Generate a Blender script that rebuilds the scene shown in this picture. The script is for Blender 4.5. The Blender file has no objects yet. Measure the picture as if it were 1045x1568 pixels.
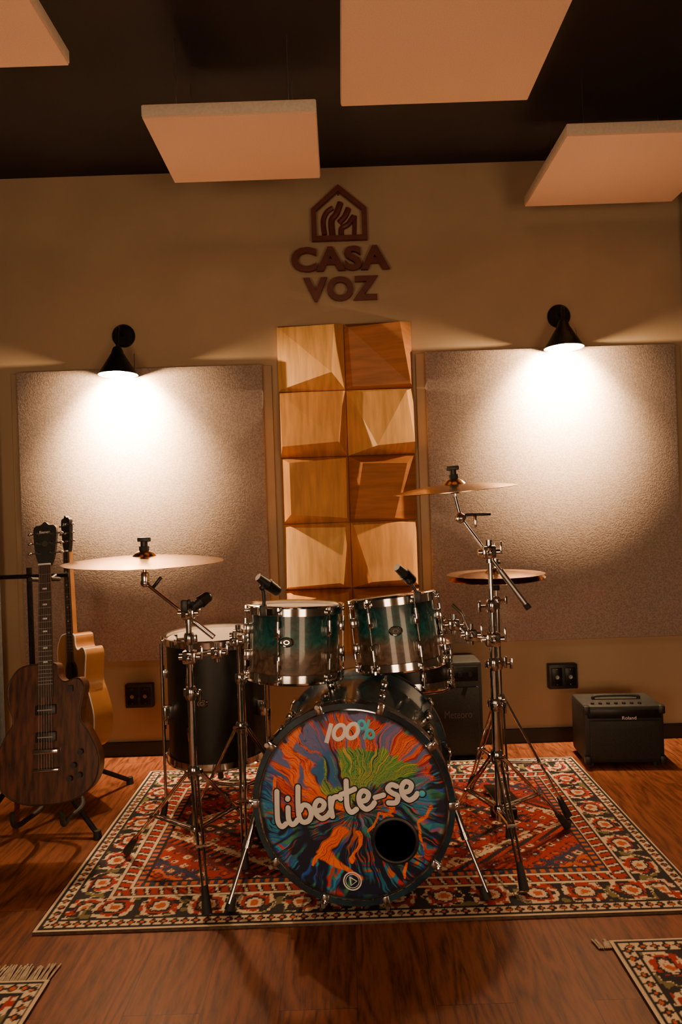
import bpy, bmesh, math, random
import numpy as np
from mathutils import Vector, Matrix
random.seed(4); np.random.seed(4)
T=Matrix.Translation
def R(a,ax): return Matrix.Rotation(math.radians(a),4,ax)
COL=bpy.context.scene.collection

# ------------------------------------------------------------ materials
def newmat(name):
    m=bpy.data.materials.new(name); m.use_nodes=True
    nt=m.node_tree; b=nt.nodes['Principled BSDF']
    return m,nt,b
def pmat(name,c1,c2=None,scale=20,rough=.5,metal=0,bump=0,stretch=(1,1,1),detail=4,coat=0,spec=.5,bscale=None,lo=.35,hi=.65,dist=0.002):
    m,nt,b=newmat(name)
    b.inputs['Roughness'].default_value=rough
    b.inputs['Metallic'].default_value=metal
    b.inputs['Coat Weight'].default_value=coat
    b.inputs['Specular IOR Level'].default_value=spec
    if c2 is None: c2=tuple(x*.85 for x in c1)
    tc=nt.nodes.new('ShaderNodeTexCoord'); mp=nt.nodes.new('ShaderNodeMapping')
    mp.inputs['Scale'].default_value=stretch
    nt.links.new(tc.outputs['Object'],mp.inputs['Vector'])
    n=nt.nodes.new('ShaderNodeTexNoise'); n.inputs['Scale'].default_value=scale; n.inputs['Detail'].default_value=detail
    nt.links.new(mp.outputs['Vector'],n.inputs['Vector'])
    r=nt.nodes.new('ShaderNodeValToRGB')
    r.color_ramp.elements[0].position=lo; r.color_ramp.elements[1].position=hi
    r.color_ramp.elements[0].color=(*c1,1); r.color_ramp.elements[1].color=(*c2,1)
    nt.links.new(n.outputs['Fac'],r.inputs['Fac']); nt.links.new(r.outputs['Color'],b.inputs['Base Color'])
    if bump:
        bp=nt.nodes.new('ShaderNodeBump'); bp.inputs['Strength'].default_value=bump; bp.inputs['Distance'].default_value=dist
        if bscale:
            n2=nt.nodes.new('ShaderNodeTexNoise'); n2.inputs['Scale'].default_value=bscale; n2.inputs['Detail'].default_value=3
            nt.links.new(mp.outputs['Vector'],n2.inputs['Vector']); nt.links.new(n2.outputs['Fac'],bp.inputs['Height'])
        else: nt.links.new(n.outputs['Fac'],bp.inputs['Height'])
        nt.links.new(bp.outputs['Normal'],b.inputs['Normal'])
    return m
def emat(name,c,s):
    m,nt,b=newmat(name)
    b.inputs['Base Color'].default_value=(*c,1); b.inputs['Emission Color'].default_value=(*c,1); b.inputs['Emission Strength'].default_value=s
    return m
def colmat(name,rough,coat=0,var=.25):
    m,nt,b=newmat(name)
    a=nt.nodes.new('ShaderNodeAttribute'); a.attribute_name='Col'
    tc=nt.nodes.new('ShaderNodeTexCoord'); n=nt.nodes.new('ShaderNodeTexNoise'); n.inputs['Scale'].default_value=240
    nt.links.new(tc.outputs['Object'],n.inputs['Vector'])
    mr=nt.nodes.new('ShaderNodeMapRange'); mr.inputs['To Min'].default_value=1-var; mr.inputs['To Max'].default_value=1+var
    nt.links.new(n.outputs['Fac'],mr.inputs['Value'])
    v=nt.nodes.new('ShaderNodeVectorMath'); v.operation='SCALE'
    nt.links.new(a.outputs['Color'],v.inputs[0]); nt.links.new(mr.outputs['Result'],v.inputs['Scale'])
    nt.links.new(v.outputs['Vector'],b.inputs['Base Color'])
    b.inputs['Roughness'].default_value=rough; b.inputs['Coat Weight'].default_value=coat
    return m
def fademat(name,stops,z0,z1,rough=.25,coat=.6):
    m,nt,b=newmat(name)
    tc=nt.nodes.new('ShaderNodeTexCoord'); sp=nt.nodes.new('ShaderNodeSeparateXYZ'); nt.links.new(tc.outputs['Object'],sp.inputs['Vector'])
    n=nt.nodes.new('ShaderNodeTexNoise'); n.inputs['Scale'].default_value=28; n.inputs['Detail'].default_value=6; n.inputs['Distortion'].default_value=1.5
    nt.links.new(tc.outputs['Object'],n.inputs['Vector'])
    mr=nt.nodes.new('ShaderNodeMapRange'); mr.inputs['From Min'].default_value=z0; mr.inputs['From Max'].default_value=z1
    nt.links.new(sp.outputs['Z'],mr.inputs['Value'])
    r=nt.nodes.new('ShaderNodeValToRGB'); e=r.color_ramp.elements
    e[0].position=stops[0][0]; e[0].color=(*stops[0][1],1); e[1].position=stops[-1][0]; e[1].color=(*stops[-1][1],1)
    for p,c in stops[1:-1]:
        q=e.new(p); q.color=(*c,1)
    nt.links.new(mr.outputs['Result'],r.inputs['Fac'])
    mr2=nt.nodes.new('ShaderNodeMapRange'); mr2.inputs['From Min'].default_value=.35; mr2.inputs['From Max'].default_value=.65; mr2.inputs['To Min'].default_value=.45; mr2.inputs['To Max'].default_value=1.4
    nt.links.new(n.outputs['Fac'],mr2.inputs['Value'])
    v=nt.nodes.new('ShaderNodeVectorMath'); v.operation='SCALE'
    nt.links.new(r.outputs['Color'],v.inputs[0]); nt.links.new(mr2.outputs['Result'],v.inputs['Scale'])
    nt.links.new(v.outputs['Vector'],b.inputs['Base Color'])
    b.inputs['Roughness'].default_value=rough; b.inputs['Coat Weight'].default_value=coat; b.inputs['Coat Roughness'].default_value=.06
    return m
def floormat():
    m,nt,b=newmat('wood_floor')
    tc=nt.nodes.new('ShaderNodeTexCoord'); mp=nt.nodes.new('ShaderNodeMapping'); mp.inputs['Rotation'].default_value=(0,0,math.radians(90))
    nt.links.new(tc.outputs['Object'],mp.inputs['Vector'])
    br=nt.nodes.new('ShaderNodeTexBrick'); br.inputs['Scale'].default_value=1; br.inputs['Brick Width'].default_value=1.25; br.inputs['Row Height'].default_value=.19
    br.inputs['Mortar Size'].default_value=.0010; br.offset=.37
    br.inputs['Color1'].default_value=(.86,.86,.86,1); br.inputs['Color2'].default_value=(1.08,1.08,1.08,1); br.inputs['Mortar'].default_value=(.4,.4,.4,1)
    nt.links.new(mp.outputs['Vector'],br.inputs['Vector'])
    m2=nt.nodes.new('ShaderNodeMapping'); m2.inputs['Scale'].default_value=(1,.13,1); nt.links.new(tc.outputs['Object'],m2.inputs['Vector'])
    n0=nt.nodes.new('ShaderNodeVectorMath'); n0.operation='ADD'
    nt.links.new(m2.outputs['Vector'],n0.inputs[0]); 
    sc=nt.nodes.new('ShaderNodeVectorMath'); sc.operation='SCALE'; sc.inputs['Scale'].default_value=3.0
    nt.links.new(br.outputs['Color'],sc.inputs[0]); nt.links.new(sc.outputs['Vector'],n0.inputs[1])
    n=nt.nodes.new('ShaderNodeTexNoise'); n.inputs['Scale'].default_value=8; n.inputs['Detail'].default_value=2; n.inputs['Distortion'].default_value=.4
    nt.links.new(n0.outputs['Vector'],n.inputs['Vector'])
    mu=nt.nodes.new('ShaderNodeMath'); mu.operation='MULTIPLY'; mu.inputs[1].default_value=22; nt.links.new(n.outputs['Fac'],mu.inputs[0])
    fr=nt.nodes.new('ShaderNodeMath'); fr.operation='PINGPONG'; fr.inputs[1].default_value=1; nt.links.new(mu.outputs[0],fr.inputs[0])
    nf=nt.nodes.new('ShaderNodeTexNoise'); nf.inputs['Scale'].default_value=130; nf.inputs['Detail'].default_value=4
    nt.links.new(m2.outputs['Vector'],nf.inputs['Vector'])
    ad=nt.nodes.new('ShaderNodeMath'); ad.operation='MULTIPLY_ADD'; ad.inputs[1].default_value=.40; nt.links.new(fr.outputs[0],ad.inputs[0]); nt.links.new(nf.outputs['Fac'],ad.inputs[2])
    r=nt.nodes.new('ShaderNodeValToRGB'); e=r.color_ramp.elements
    e[0].position=.36; e[0].color=(.055,.014,.006,1); e[1].position=.88; e[1].color=(.20,.062,.022,1)
    nt.links.new(ad.outputs[0],r.inputs['Fac'])
    mx=nt.nodes.new('ShaderNodeVectorMath'); mx.operation='MULTIPLY'
    nt.links.new(r.outputs['Color'],mx.inputs[0]); nt.links.new(br.outputs['Color'],mx.inputs[1])
    nt.links.new(mx.outputs['Vector'],b.inputs['Base Color'])
    b.inputs['Roughness'].default_value=.5; b.inputs['Specular IOR Level'].default_value=.2
    return m

WALL=pmat('wall_paint',(.42,.30,.185),(.46,.33,.205),3,.85,bump=.25,bscale=180)
DARKWALL=pmat('dark_wall_paint',(.035,.028,.024),(.05,.04,.033),3,.9)
CEIL=pmat('ceiling_black_paint',(.013,.008,.009),(.020,.012,.012),2,.9,bump=.2,bscale=60)
BASE=pmat('baseboard_black',(.010,.009,.008),None,8,.5)
FLOOR=floormat()
FAB=pmat('heather_fabric',(.27,.20,.165),(.39,.30,.255),150,.95,bump=.35,detail=3,lo=.38,hi=.62)
FRAME=pmat('panel_frame',(.40,.28,.17),(.45,.32,.20),6,.8)
CPAN=pmat('ceiling_panel_fabric',(.74,.49,.34),(.82,.56,.40),260,.95,bump=.3)
CEDGE=pmat('ceiling_panel_edge',(.62,.52,.42),(.7,.6,.48),100,.9)
WOODS=[pmat('diffuser_wood_%d'%i,c,tuple(x*.72 for x in c),5,.5,stretch=(1.,1,9) if i%2 else (9,1,1),detail=6) for i,c in enumerate([(.74,.34,.085),(.58,.24,.055),(.86,.46,.14),(.46,.17,.038)])]
SIGN=pmat('sign_maroon',(.11,.024,.018),(.14,.032,.022),30,.5)
BLK=pmat('black_plastic',(.010,.010,.011),(.018,.018,.019),40,.45)
BLKM=pmat('black_metal',(.012,.012,.013),(.02,.02,.02),40,.35,metal=.6)
RUB=pmat('black_rubber',(.008,.008,.008),(.014,.014,.014),50,.7)
CHR=pmat('chrome',(.70,.68,.66),(.60,.58,.56),30,.11,metal=1)
STEEL=pmat('steel_wire',(.4,.38,.36),None,30,.35,metal=1)
BRONZE=pmat('cymbal_bronze',(.80,.50,.26),(.66,.38,.18),60,.20,metal=1,bump=.1,stretch=(1,1,.1))
HEADW=pmat('drum_head_white',(.75,.62,.54),(.8,.68,.6),12,.5)
BURL=[(0,(.11,.062,.038)),(.38,(.12,.074,.048)),(.56,(.010,.105,.095)),(.85,(.003,.055,.060)),(1,(.002,.025,.030))]
TOMSH=fademat('tom_lacquer_fade',BURL,-.11,.11,.38,.45)
FTOM=fademat('floor_tom_lacquer_fade',[(0,(.006,.005,.004)),(1,(.004,.007,.007))],-.25,.25,.45,.05)
BASSSH=fademat('bass_drum_lacquer',[(0,(.06,.035,.02)),(.6,(.012,.05,.05)),(1,(.02,.10,.12))],-.3,.3)
HOOP=pmat('hoop_dark_blue',(.006,.014,.024),(.010,.045,.07),14,.2,coat=.8)
WHITE=pmat('white_print',(.88,.85,.82),None,10,.5)
BLACKP=pmat('black_print',(.006,.006,.008),None,10,.5)
TEALP=pmat('teal_print',(.08,.60,.80),None,10,.5)
GREYP=pmat('grey_print',(.13,.12,.11),None,10,.5)
GRILL=pmat('speaker_grille_cloth',(.008,.008,.009),(.022,.021,.019),350,.7,lo=.45,hi=.55,bump=.4)
TOLEX=pmat('black_tolex',(.010,.009,.008),(.014,.014,.014),200,.6,bump=.5)
WAL=pmat('walnut_top',(.030,.010,.006),(.13,.042,.018),11,.35,stretch=(6,1,1),detail=5,coat=.2)
WALS=pmat('walnut_side',(.05,.02,.01),(.09,.035,.018),10,.35,stretch=(1,1,6))
NAT=pmat('spruce_top',(.62,.32,.09),(.52,.25,.07),10,.35,stretch=(12,1,1),coat=.4)
MAPLE=pmat('maple_side',(.52,.24,.07),(.42,.18,.05),10,.35,coat=.3)
ROSE=pmat('rosewood',(.035,.017,.011),(.06,.03,.018),30,.45,stretch=(4,1,1))
CURT=pmat('curtain_cloth',(.012,.011,.012),(.022,.02,.02),60,.95)
BULB=emat('bulb_glow',(1,.82,.56),200)
INNER=pmat('lamp_inner',(.8,.7,.55),None,10,.4)
HOLEM=pmat('drum_interior',(.004,.004,.004),(.006,.006,.006),10,.9)
FRINGE=pmat('rug_fringe',(.62,.50,.36),(.42,.32,.22),60,.95)
RUGBK=pmat('rug_backing',(.05,.03,.02),(.1,.06,.04),60,.95)

# ------------------------------------------------------------ mesh accumulator
class M:
    def __init__(s): s.v=[];s.f=[];s.mi=[];s.mats=[]
    def add(s,vs,fs,mat,mx=None):
        if mat not in s.mats: s.mats.append(mat)
        k=s.mats.index(mat); o=len(s.v)
        for p in vs:
            p=Vector(p)
            if mx is not None: p=mx@p
            s.v.append(p)
        for f in fs: s.f.append([i+o for i in f]); s.mi.append(k)
    def box(s,c,size,mat,mx=None,bev=0,rot=None):
        bm=bmesh.new(); bmesh.ops.create_cube(bm,size=1)
        bmesh.ops.scale(bm,vec=size,verts=bm.verts)
        if bev: bmesh.ops.bevel(bm,geom=bm.edges[:],offset=bev,segments=2,affect='EDGES',profile=.5)
        m=T(c)
        if rot is not None: m=m@rot
        if mx is not None: m=mx@m
        bm.verts.index_update()
        vs=[v.co.copy() for v in bm.verts]; fs=[[v.index for v in f.verts] for f in bm.faces]; bm.free()
        s.add(vs,fs,mat,m)
    def lathe(s,prof,mat,mx=None,seg=40,closed=False):
        vs=[];rings=[]
        for r,z in prof:
            if r<1e-6: rings.append([len(vs)]); vs.append((0,0,z))
            else:
                rings.append(list(range(len(vs),len(vs)+seg)))
                for i in range(seg):
                    a=2*math.pi*i/seg; vs.append((r*math.cos(a),r*math.sin(a),z))
        fs=[]; n=len(prof)
        for k in range(n if closed else n-1):
            A=rings[k];B=rings[(k+1)%n]
            for i in range(seg):
                j=(i+1)%seg
                if len(A)==1 and len(B)==1: continue
                if len(A)==1: fs.append([A[0],B[j],B[i]])
                elif len(B)==1: fs.append([A[i],A[j],B[0]])
                else: fs.append([A[i],A[j],B[j],B[i]])
        s.add(vs,fs,mat,mx)
    def tube(s,pts,r,mat,seg=10,mx=None,loop=False,scale=None):
        P=[Vector(p) for p in pts]; n=len(P)
        rr=r if isinstance(r,(list,tuple)) else [r]*n
        vs=[];up=None
        for i in range(n):
            a=P[(i-1)%n] if (loop or i>0) else P[i]; b=P[(i+1)%n] if (loop or i<n-1) else P[i]
            t=(b-a); t=t.normalized() if t.length>1e-9 else Vector((0,0,1))
            if up is None:
                up=Vector((0,0,1)) if abs(t.z)<.9 else Vector((1,0,0))
            x=up-t*up.dot(t)
            if x.length<1e-6: x=Vector((0,1,0))-t*t.y
            x.normalize(); up=x; y=t.cross(x)
            for k in range(seg):
                q=2*math.pi*k/seg
                vs.append(P[i]+(x*math.cos(q)+y*math.sin(q))*rr[i])
        fs=[]
        for i in range(n if loop else n-1):
            j=(i+1)%n
            for k in range(seg):
                l=(k+1)%seg; fs.append([i*seg+k,i*seg+l,j*seg+l,j*seg+k])
        if not loop:
            fs.append(list(range(seg))[::-1]); fs.append([(n-1)*seg+k for k in range(seg)])
        if scale: vs=[Vector((v.x*scale[0],v.y*scale[1],v.z*scale[2])) for v in vs]
        s.add(vs,fs,mat,mx)
    def cyl(s,p0,p1,r,mat,r1=None,seg=14,mx=None):
        s.tube([p0,p1],[r,r if r1 is None else r1],mat,seg,mx)
    def sph(s,c,r,mat,mx=None,sc=(1,1,1),seg=16):
        n=8; prof=[(r*math.sin(math.pi*i/n) if 0<i<n else 0,-r*math.cos(math.pi*i/n)) for i in range(n+1)]
        m=T(c)@Matrix.Diagonal((*sc,1))
        if mx is not None: m=mx@m
        s.lathe(prof,mat,m,seg)
    def prism(s,pts,d,mat,mx=None):
        n=len(pts); vs=[(x,y,0) for x,y in pts]+[(x,y,d) for x,y in pts]
        fs=[list(range(n))[::-1],list(range(n,2*n))]+[[i,(i+1)%n,(i+1)%n+n,i+n] for i in range(n)]
        s.add(vs,fs,mat,mx)
    def text(s,body,w,h,d,mat,mx=None,bold=0.0):
        cu=bpy.data.curves.new('tmp','FONT'); cu.body=body; cu.size=1; cu.extrude=.1; cu.offset=bold; cu.resolution_u=4
        if bold: cu.space_character=1.0+bold*2.2
        ob=bpy.data.objects.new('tmp',cu); COL.objects.link(ob)
        dg=bpy.context.evaluated_depsgraph_get(); me=bpy.data.meshes.new_from_object(ob.evaluated_get(dg))
        vs=[v.co.copy() for v in me.vertices]; fs=[list(p.vertices) for p in me.polygons]
        bpy.data.objects.remove(ob); bpy.data.curves.remove(cu); bpy.data.meshes.remove(me)
        x0=min(v.x for v in vs);x1=max(v.x for v in vs);y0=min(v.y for v in vs);y1=max(v.y for v in vs)
        vs=[((v.x-(x0+x1)/2)/(x1-x0)*w,(v.y-(y0+y1)/2)/(y1-y0)*h,(v.z+.1)/.2*d) for v in vs]
        s.add(vs,fs,mat,mx)
    def build(s,name,origin=(0,0,0),parent=None,angle=35):
        o=Vector(origin); me=bpy.data.meshes.new(name)
        me.from_pydata([tuple(v-o) for v in s.v],[],s.f)
        for m in s.mats: me.materials.append(m)
        me.polygons.foreach_set('material_index',s.mi)
        bm=bmesh.new(); bm.from_mesh(me); bmesh.ops.recalc_face_normals(bm,faces=bm.faces); bm.to_mesh(me); bm.free()
        me.polygons.foreach_set('use_smooth',[True]*len(me.polygons))
        me.set_sharp_from_angle(angle=math.radians(angle))
        me.update()
        ob=bpy.data.objects.new(name,me); ob.location=o; COL.objects.link(ob)
        if parent: ob.parent=parent; ob.matrix_parent_inverse=Matrix.Translation(-parent.location)
        return ob

def catmull(pts,n=8,loop=False):
    P=[Vector(p) for p in pts]; out=[]; N=len(P)
    for i in range(N if loop else N-1):
        p1=P[i];p2=P[(i+1)%N]
        p0=P[(i-1)%N] if (loop or i>0) else p1; p3=P[(i+2)%N] if (loop or i+2<N) else p2
        for k in range(n):
            t=k/n
            out.append(.5*((2*p1)+(-p0+p2)*t+(2*p0-5*p1+4*p2-p3)*t*t+(-p0+3*p1-3*p2+p3)*t**3))
    if not loop: out.append(P[-1])
    return out

# ------------------------------------------------------------ numpy noise + coloured grids
_tabs={}
def vnoise(x,y,seed):
    if seed not in _tabs: _tabs[seed]=np.random.RandomState(seed).rand(256,256)
    t=_tabs[seed]; xi=np.floor(x).astype(int); yi=np.floor(y).astype(int); fx=x-xi; fy=y-yi
    fx=fx*fx*(3-2*fx); fy=fy*fy*(3-2*fy)
    g=lambda a,b:t[a%256,b%256]
    return (g(xi,yi)*(1-fx)+g(xi+1,yi)*fx)*(1-fy)+(g(xi,yi+1)*(1-fx)+g(xi+1,yi+1)*fx)*fy
def fbm(x,y,o,seed):
    s=0;a=.5;tt=0
    for i in range(o): s=s+a*vnoise(x*2**i+i*17.3,y*2**i+i*9.1,seed+i); tt+=a; a*=.5
    return s/tt
def grid(name,x0,x1,y0,y1,step,colfn,mat,mx,mask=None,parent=None):
    nx=int((x1-x0)/step)+1; ny=int((y1-y0)/step)+1
    X,Y=np.meshgrid(np.linspace(x0,x1,nx),np.linspace(y0,y1,ny))
    C=colfn(X,Y)
    m3=np.array(mx)
    P=np.stack([X,Y,np.zeros_like(X),np.ones_like(X)],-1).reshape(-1,4)@m3.T
    idx=np.arange(nx*ny).reshape(ny,nx)
    F=np.stack([idx[:-1,:-1],idx[:-1,1:],idx[1:,1:],idx[1:,:-1]],-1).reshape(-1,4)
    if mask is not None:
        k=mask((X[:-1,:-1]+X[1:,1:])/2,(Y[:-1,:-1]+Y[1:,1:])/2).reshape(-1); F=F[k]
    me=bpy.data.meshes.new(name); me.from_pydata(P[:,:3].tolist(),[],F.tolist())
    ca=me.color_attributes.new('Col','FLOAT_COLOR','POINT')
    ca.data.foreach_set('color',np.concatenate([C.reshape(-1,3),np.ones((nx*ny,1))],1).astype(np.float32).ravel())
    me.materials.append(mat); me.update()
    ob=bpy.data.objects.new(name,me); COL.objects.link(ob)
    if parent: ob.parent=parent; ob.matrix_parent_inverse=Matrix.Translation(-parent.location)
    return ob

# ------------------------------------------------------------ room
YW=3.47; H=2.95
def slab(name,c,size,mat):
    m=M(); m.box(c,size,mat); return m.build(name,c)
slab('floor',(0,.4,-.05),(4.3,6.6,.1),FLOOR)
slab('ceiling',(0,.4,H+.05),(4.3,6.6,.1),CEIL)
slab('wall_back',(0,YW+.05,H/2),(4.3,.1,H),WALL)
slab('wall_front',(0,-2.75,H/2),(4.3,.1,H),WALL)
slab('wall_left',(-2.1,.36,H/2),(.1,6.12,H),DARKWALL)
slab('wall_right',(2.1,.36,H/2),(.1,6.12,H),DARKWALL)
slab('baseboard_back',(0,YW-.008,.035),(4.1,.016,.07),BASE)
for nm,xa,xb,zt in (('curtain',-2.03,-1.71,2.66),('curtain',1.76,2.03,2.72)):
    m=M(); n=60; vs=[]
    for i in range(n+1):
        x=xa+(xb-xa)*i/n; y=3.37+.018*math.sin(i*.75)+.006*math.sin(i*2.1)
        vs+= [(x,y,.01),(x,y,zt),(x,y+.012,.01),(x,y+.012,zt)]
    fs=[]
    for i in range(n):
        a=4*i;b=a+4
        fs+=[[a,b,b+1,a+1],[a+2,a+3,b+3,b+2],[a,a+2,b+2,b],[a+1,b+1,b+3,a+3]]
    fs+=[[0,1,3,2],[4*n,4*n+2,4*n+3,4*n+1]]
    m.add(vs,fs,CURT); m.box(((xa+xb)/2,3.38,zt),(abs(xb-xa),.02,.02),BLKM)
    m.build(nm,((xa+xb)/2,3.38,0))

# acoustic panels on the wall
for xa,xb,za,zb in ((-1.60,-.37,.49,1.952),(.445,1.696,.525,1.985)):
    m=M(); cx=(xa+xb)/2; cz=(za+zb)/2; w=xb-xa; h=zb-za
    m.box((cx,YW-.0145,cz),(w+.085,.025,h+.0),FRAME,bev=.003)
    m.box((cx,YW-.045,cz),(w,.045,h),FAB,bev=.008)
    m.build('fabric_acoustic_panel',(cx,YW-.03,cz))

# ceiling panels
for xa,xb,ya,yb in ((-.65,-.04,2.39,2.86),(.048,.693,1.72,2.36),(.91,1.60,2.60,3.20),(-1.42,-.79,1.55,2.10)):
    m=M(); cx=(xa+xb)/2; cy=(ya+yb)/2; zb=2.60; th=.05
    m.box((cx,cy,zb+th/2),(xb-xa,yb-ya,th),CPAN,bev=.004)
    m.box((cx,cy,zb+th/2+.002),(xb-xa+.003,yb-ya+.003,th-.012),CEDGE,bev=.002)
    for px in (xa+.1,xb-.1):
        for py in (ya+.1,yb-.1):
            m.cyl((px,py,zb+th-.002),(px,py,H+.002),.0014,STEEL,seg=6)
            m.cyl((px,py,zb+th),(px,py,zb+th+.012),.007,STEEL,seg=10)
    m.build('suspended_acoustic_panel',(cx,cy,zb))

# diffuser
m=M(); S=.34; SZ=.333; X0=-.295; Z1=2.147
tl={
(0,0):([(.02,.98,.035),(.86,.92,.10),(.80,.20,.115),(.03,.03,.035)],2),
(0,1):([(.02,.97,.05),(.96,.97,.06),(.87,.18,.12),(.05,.14,.10)],0),
(0,2):([(.15,.90,.115),(.97,.97,.05),(.96,.06,.05),(.15,.14,.11)],0),
(0,3):([(.05,.95,.05),(.93,.93,.08),(.82,.12,.12),(.05,.05,.06)],2),
(0,4):([(.10,.85,.10),(.95,.95,.05),(.95,.05,.05),(.10,.10,.09)],0),
(1,0):([(.06,.92,.06),(.80,.90,.12),(.96,.04,.06),(.10,.04,.04)],3),
(1,1):([(.03,.97,.04),(.88,.92,.09),(.97,.15,.10),(.42,.10,.13)],2),
(1,2):([(.20,.86,.12),(.84,.84,.12),(.66,.04,.05),(.06,.04,.04)],3),
(1,3):([(.04,.96,.05),(.96,.97,.05),(.86,.14,.12),(.28,.12,.12)],0),
(1,4):([(.06,.92,.08),(.92,.88,.10),(.90,.2,.09),(.15,.1,.05)],1)}
for (c,r),(q,wi) in tl.items():
    x0=X0+c*S+.0015; z0=Z1-(r+1)*SZ+.0015; w=S-.003; h=SZ-.003
    def pt(u,v,d): return (x0+u*w,YW-d,z0+v*h)
    cor=[(0,1),(1,1),(1,0),(0,0)]
    q=[(u,v,.03+(d-.035)*1.6) for u,v,d in q]
    vs=[pt(u,v,.001) for u,v in cor]+[pt(u,v,.025) for u,v in cor]+[pt(*k) for k in q]
    fs=[[8,9,10],[8,10,11]]+[[4+i,4+(i+1)%4,8+(i+1)%4,8+i] for i in range(4)]+[[i,(i+1)%4,4+(i+1)%4,4+i] for i in range(4)]+[[3,2,1,0]]
    if (c,r) in ((1,1),): fs=[[8,9,11],[9,10,11]]+fs[2:]
    m.add(vs,fs,WOODS[wi])
m.build('wooden_sound_diffuser',(X0+S,YW,Z1-2.5*SZ),angle=5)

# sign
m=M(); F=R(90,'X')
m.text('CASA',.495,.122,.022,SIGN,T((.04,YW-.0225,2.474))@F,bold=.042)
m.text('VOZ',.375,.122,.022,SIGN,T((.038,YW-.0225,2.322))@F,bold=.042)
def hs(k):
    return [(-.14*k,-.13*k+.0),(.14*k,-.13*k),(.14*k,.03*k),(0,.15*k),(-.14*k,.03*k)]
cx,cz=.04,2.695
o=hs(1.0); i_=[(x*.82,y*.80-.002) for x,y in hs(1.0)]
n=5; vs=[(x,y,0) for x,y in o]+[(x,y,0) for x,y in i_]+[(x,y,.022) for x,y in o]+[(x,y,.022) for x,y in i_]
fs=[]
for i in range(5):
    j=(i+1)%5
    fs+=[[i,j,5+j,5+i],[10+i,15+i,15+j,10+j],[i,10+i,10+j,j],[5+i,5+j,15+j,15+i]]
m.add(vs,fs,SIGN,T((cx,YW-.0225,cz))@F)
mm=T((cx,YW-.012,cz))@F
for p,rad in (([(-.075,-.09,0),(-.08,-.02,0),(-.06,.025,0),(-.03,.045,0)],.013),([(-.035,-.1,0),(-.038,-.02,0),(-.012,.015,0),(.01,.07,0)],.016),([(0,-.03,0),(.03,.0,0),(.05,.04,0)],.015),([(.01,-.1,0),(.012,-.06,0),(.045,-.04,0),(.075,.0,0)],.014),([(.075,-.095,0),(.078,-.04,0),(.08,.0,0)],.011)):
    m.tube(catmull(p,6),rad,SIGN,8,mm)
for p in ((-.1,-.1),(.1,-.1),(0,.115)): m.cyl((cx+p[0],YW-.023,cz+p[1]),(cx+p[0],YW,cz+p[1]),.004,SIGN)
m.build('lettered_sign',(cx,YW,2.5))

# sockets
for x,z,w,h in ((1.09,.335,.145,.125),(-1.047,.31,.14,.12)):
    m=M(); m.box((x,YW-.021,z),(w,.04,h),BLK,bev=.005)
    for k in (-1,1):
        m.box((x+k*w*.23,YW-.043,z),(w*.36,.008,h*.72),BLKM,bev=.002)
        m.lathe([(0,.0),(.010,.0),(.010,.003),(0,.002)],STEEL,T((x+k*w*.23,YW-.046,z))@F,20)
        for kk in (-1,1): m.lathe([(0,.0),(.004,.0),(0,.002)],STEEL,T((x+k*w*.23,YW-.046,z+kk*h*.3))@F,10)
    m.build('outlet_box',(x,YW,z))

# wall lamps
def lamp(xb,zb,xs,zr,ys,k):
    m=M()
    m.lathe([(0,0),(.058,0),(.058,.012),(.05,.02),(0,.022)],BLKM,T((xb,YW,zb))@F,36)
    m.tube(catmull([(xb,YW-.02,zb),(xb,YW-.07,zb+.012),(xb+(xs-xb)*.6,ys+.04,zb+.004),(xs,ys,zr+.13)],8),.008,BLKM,10)
    m.lathe([(0,.135),(.018,.135),(.024,.125),(.030,.105),(.094,.0),(.092,.0),(.028,.103),(0,.103)],BLKM,T((xs,ys,zr)),48)
    m.lathe([(.0905,.001),(.027,.101),(0,.101)],INNER,T((xs,ys,zr)),48)
    m.cyl((xs,ys,zr+.05),(xs,ys,zr+.103),.014,BLK)
    m.cyl((xs+.080,ys+.0,zr+.01),(xs+.07,ys+.04,zr+.11),.0025,STEEL,seg=6)
    m.sph((xs,ys,zr+.024),.028,BULB,sc=(1,1,1.2))
    ob=m.build('sconce_lamp',(xb,YW,zb))
    def add(l,loc,rot=None):
        l.color=(1,.65,.34); l.shadow_soft_size=.02
        lo=bpy.data.objects.new('lamp_bulb_light',l); lo.location=loc; COL.objects.link(lo); lo.parent=ob; lo.matrix_parent_inverse=Matrix.Translation(-ob.location)
        if rot: lo.rotation_euler=rot
    l=bpy.data.lights.new('lamp_bulb_light','POINT'); l.energy=62*k; add(l,(xs,ys,zr-.018))
    l=bpy.data.lights.new('lamp_reflector_light','SPOT'); l.energy=1150*k; l.spot_size=math.radians(128); l.spot_blend=1.0; add(l,(xs,ys-.01,zr-.014),(math.radians(50),0,0))
lamp(-1.073,2.13,-1.055,1.898,3.30,1.15)
lamp(1.139,2.155,1.105,1.955,3.30,1.0)

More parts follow.
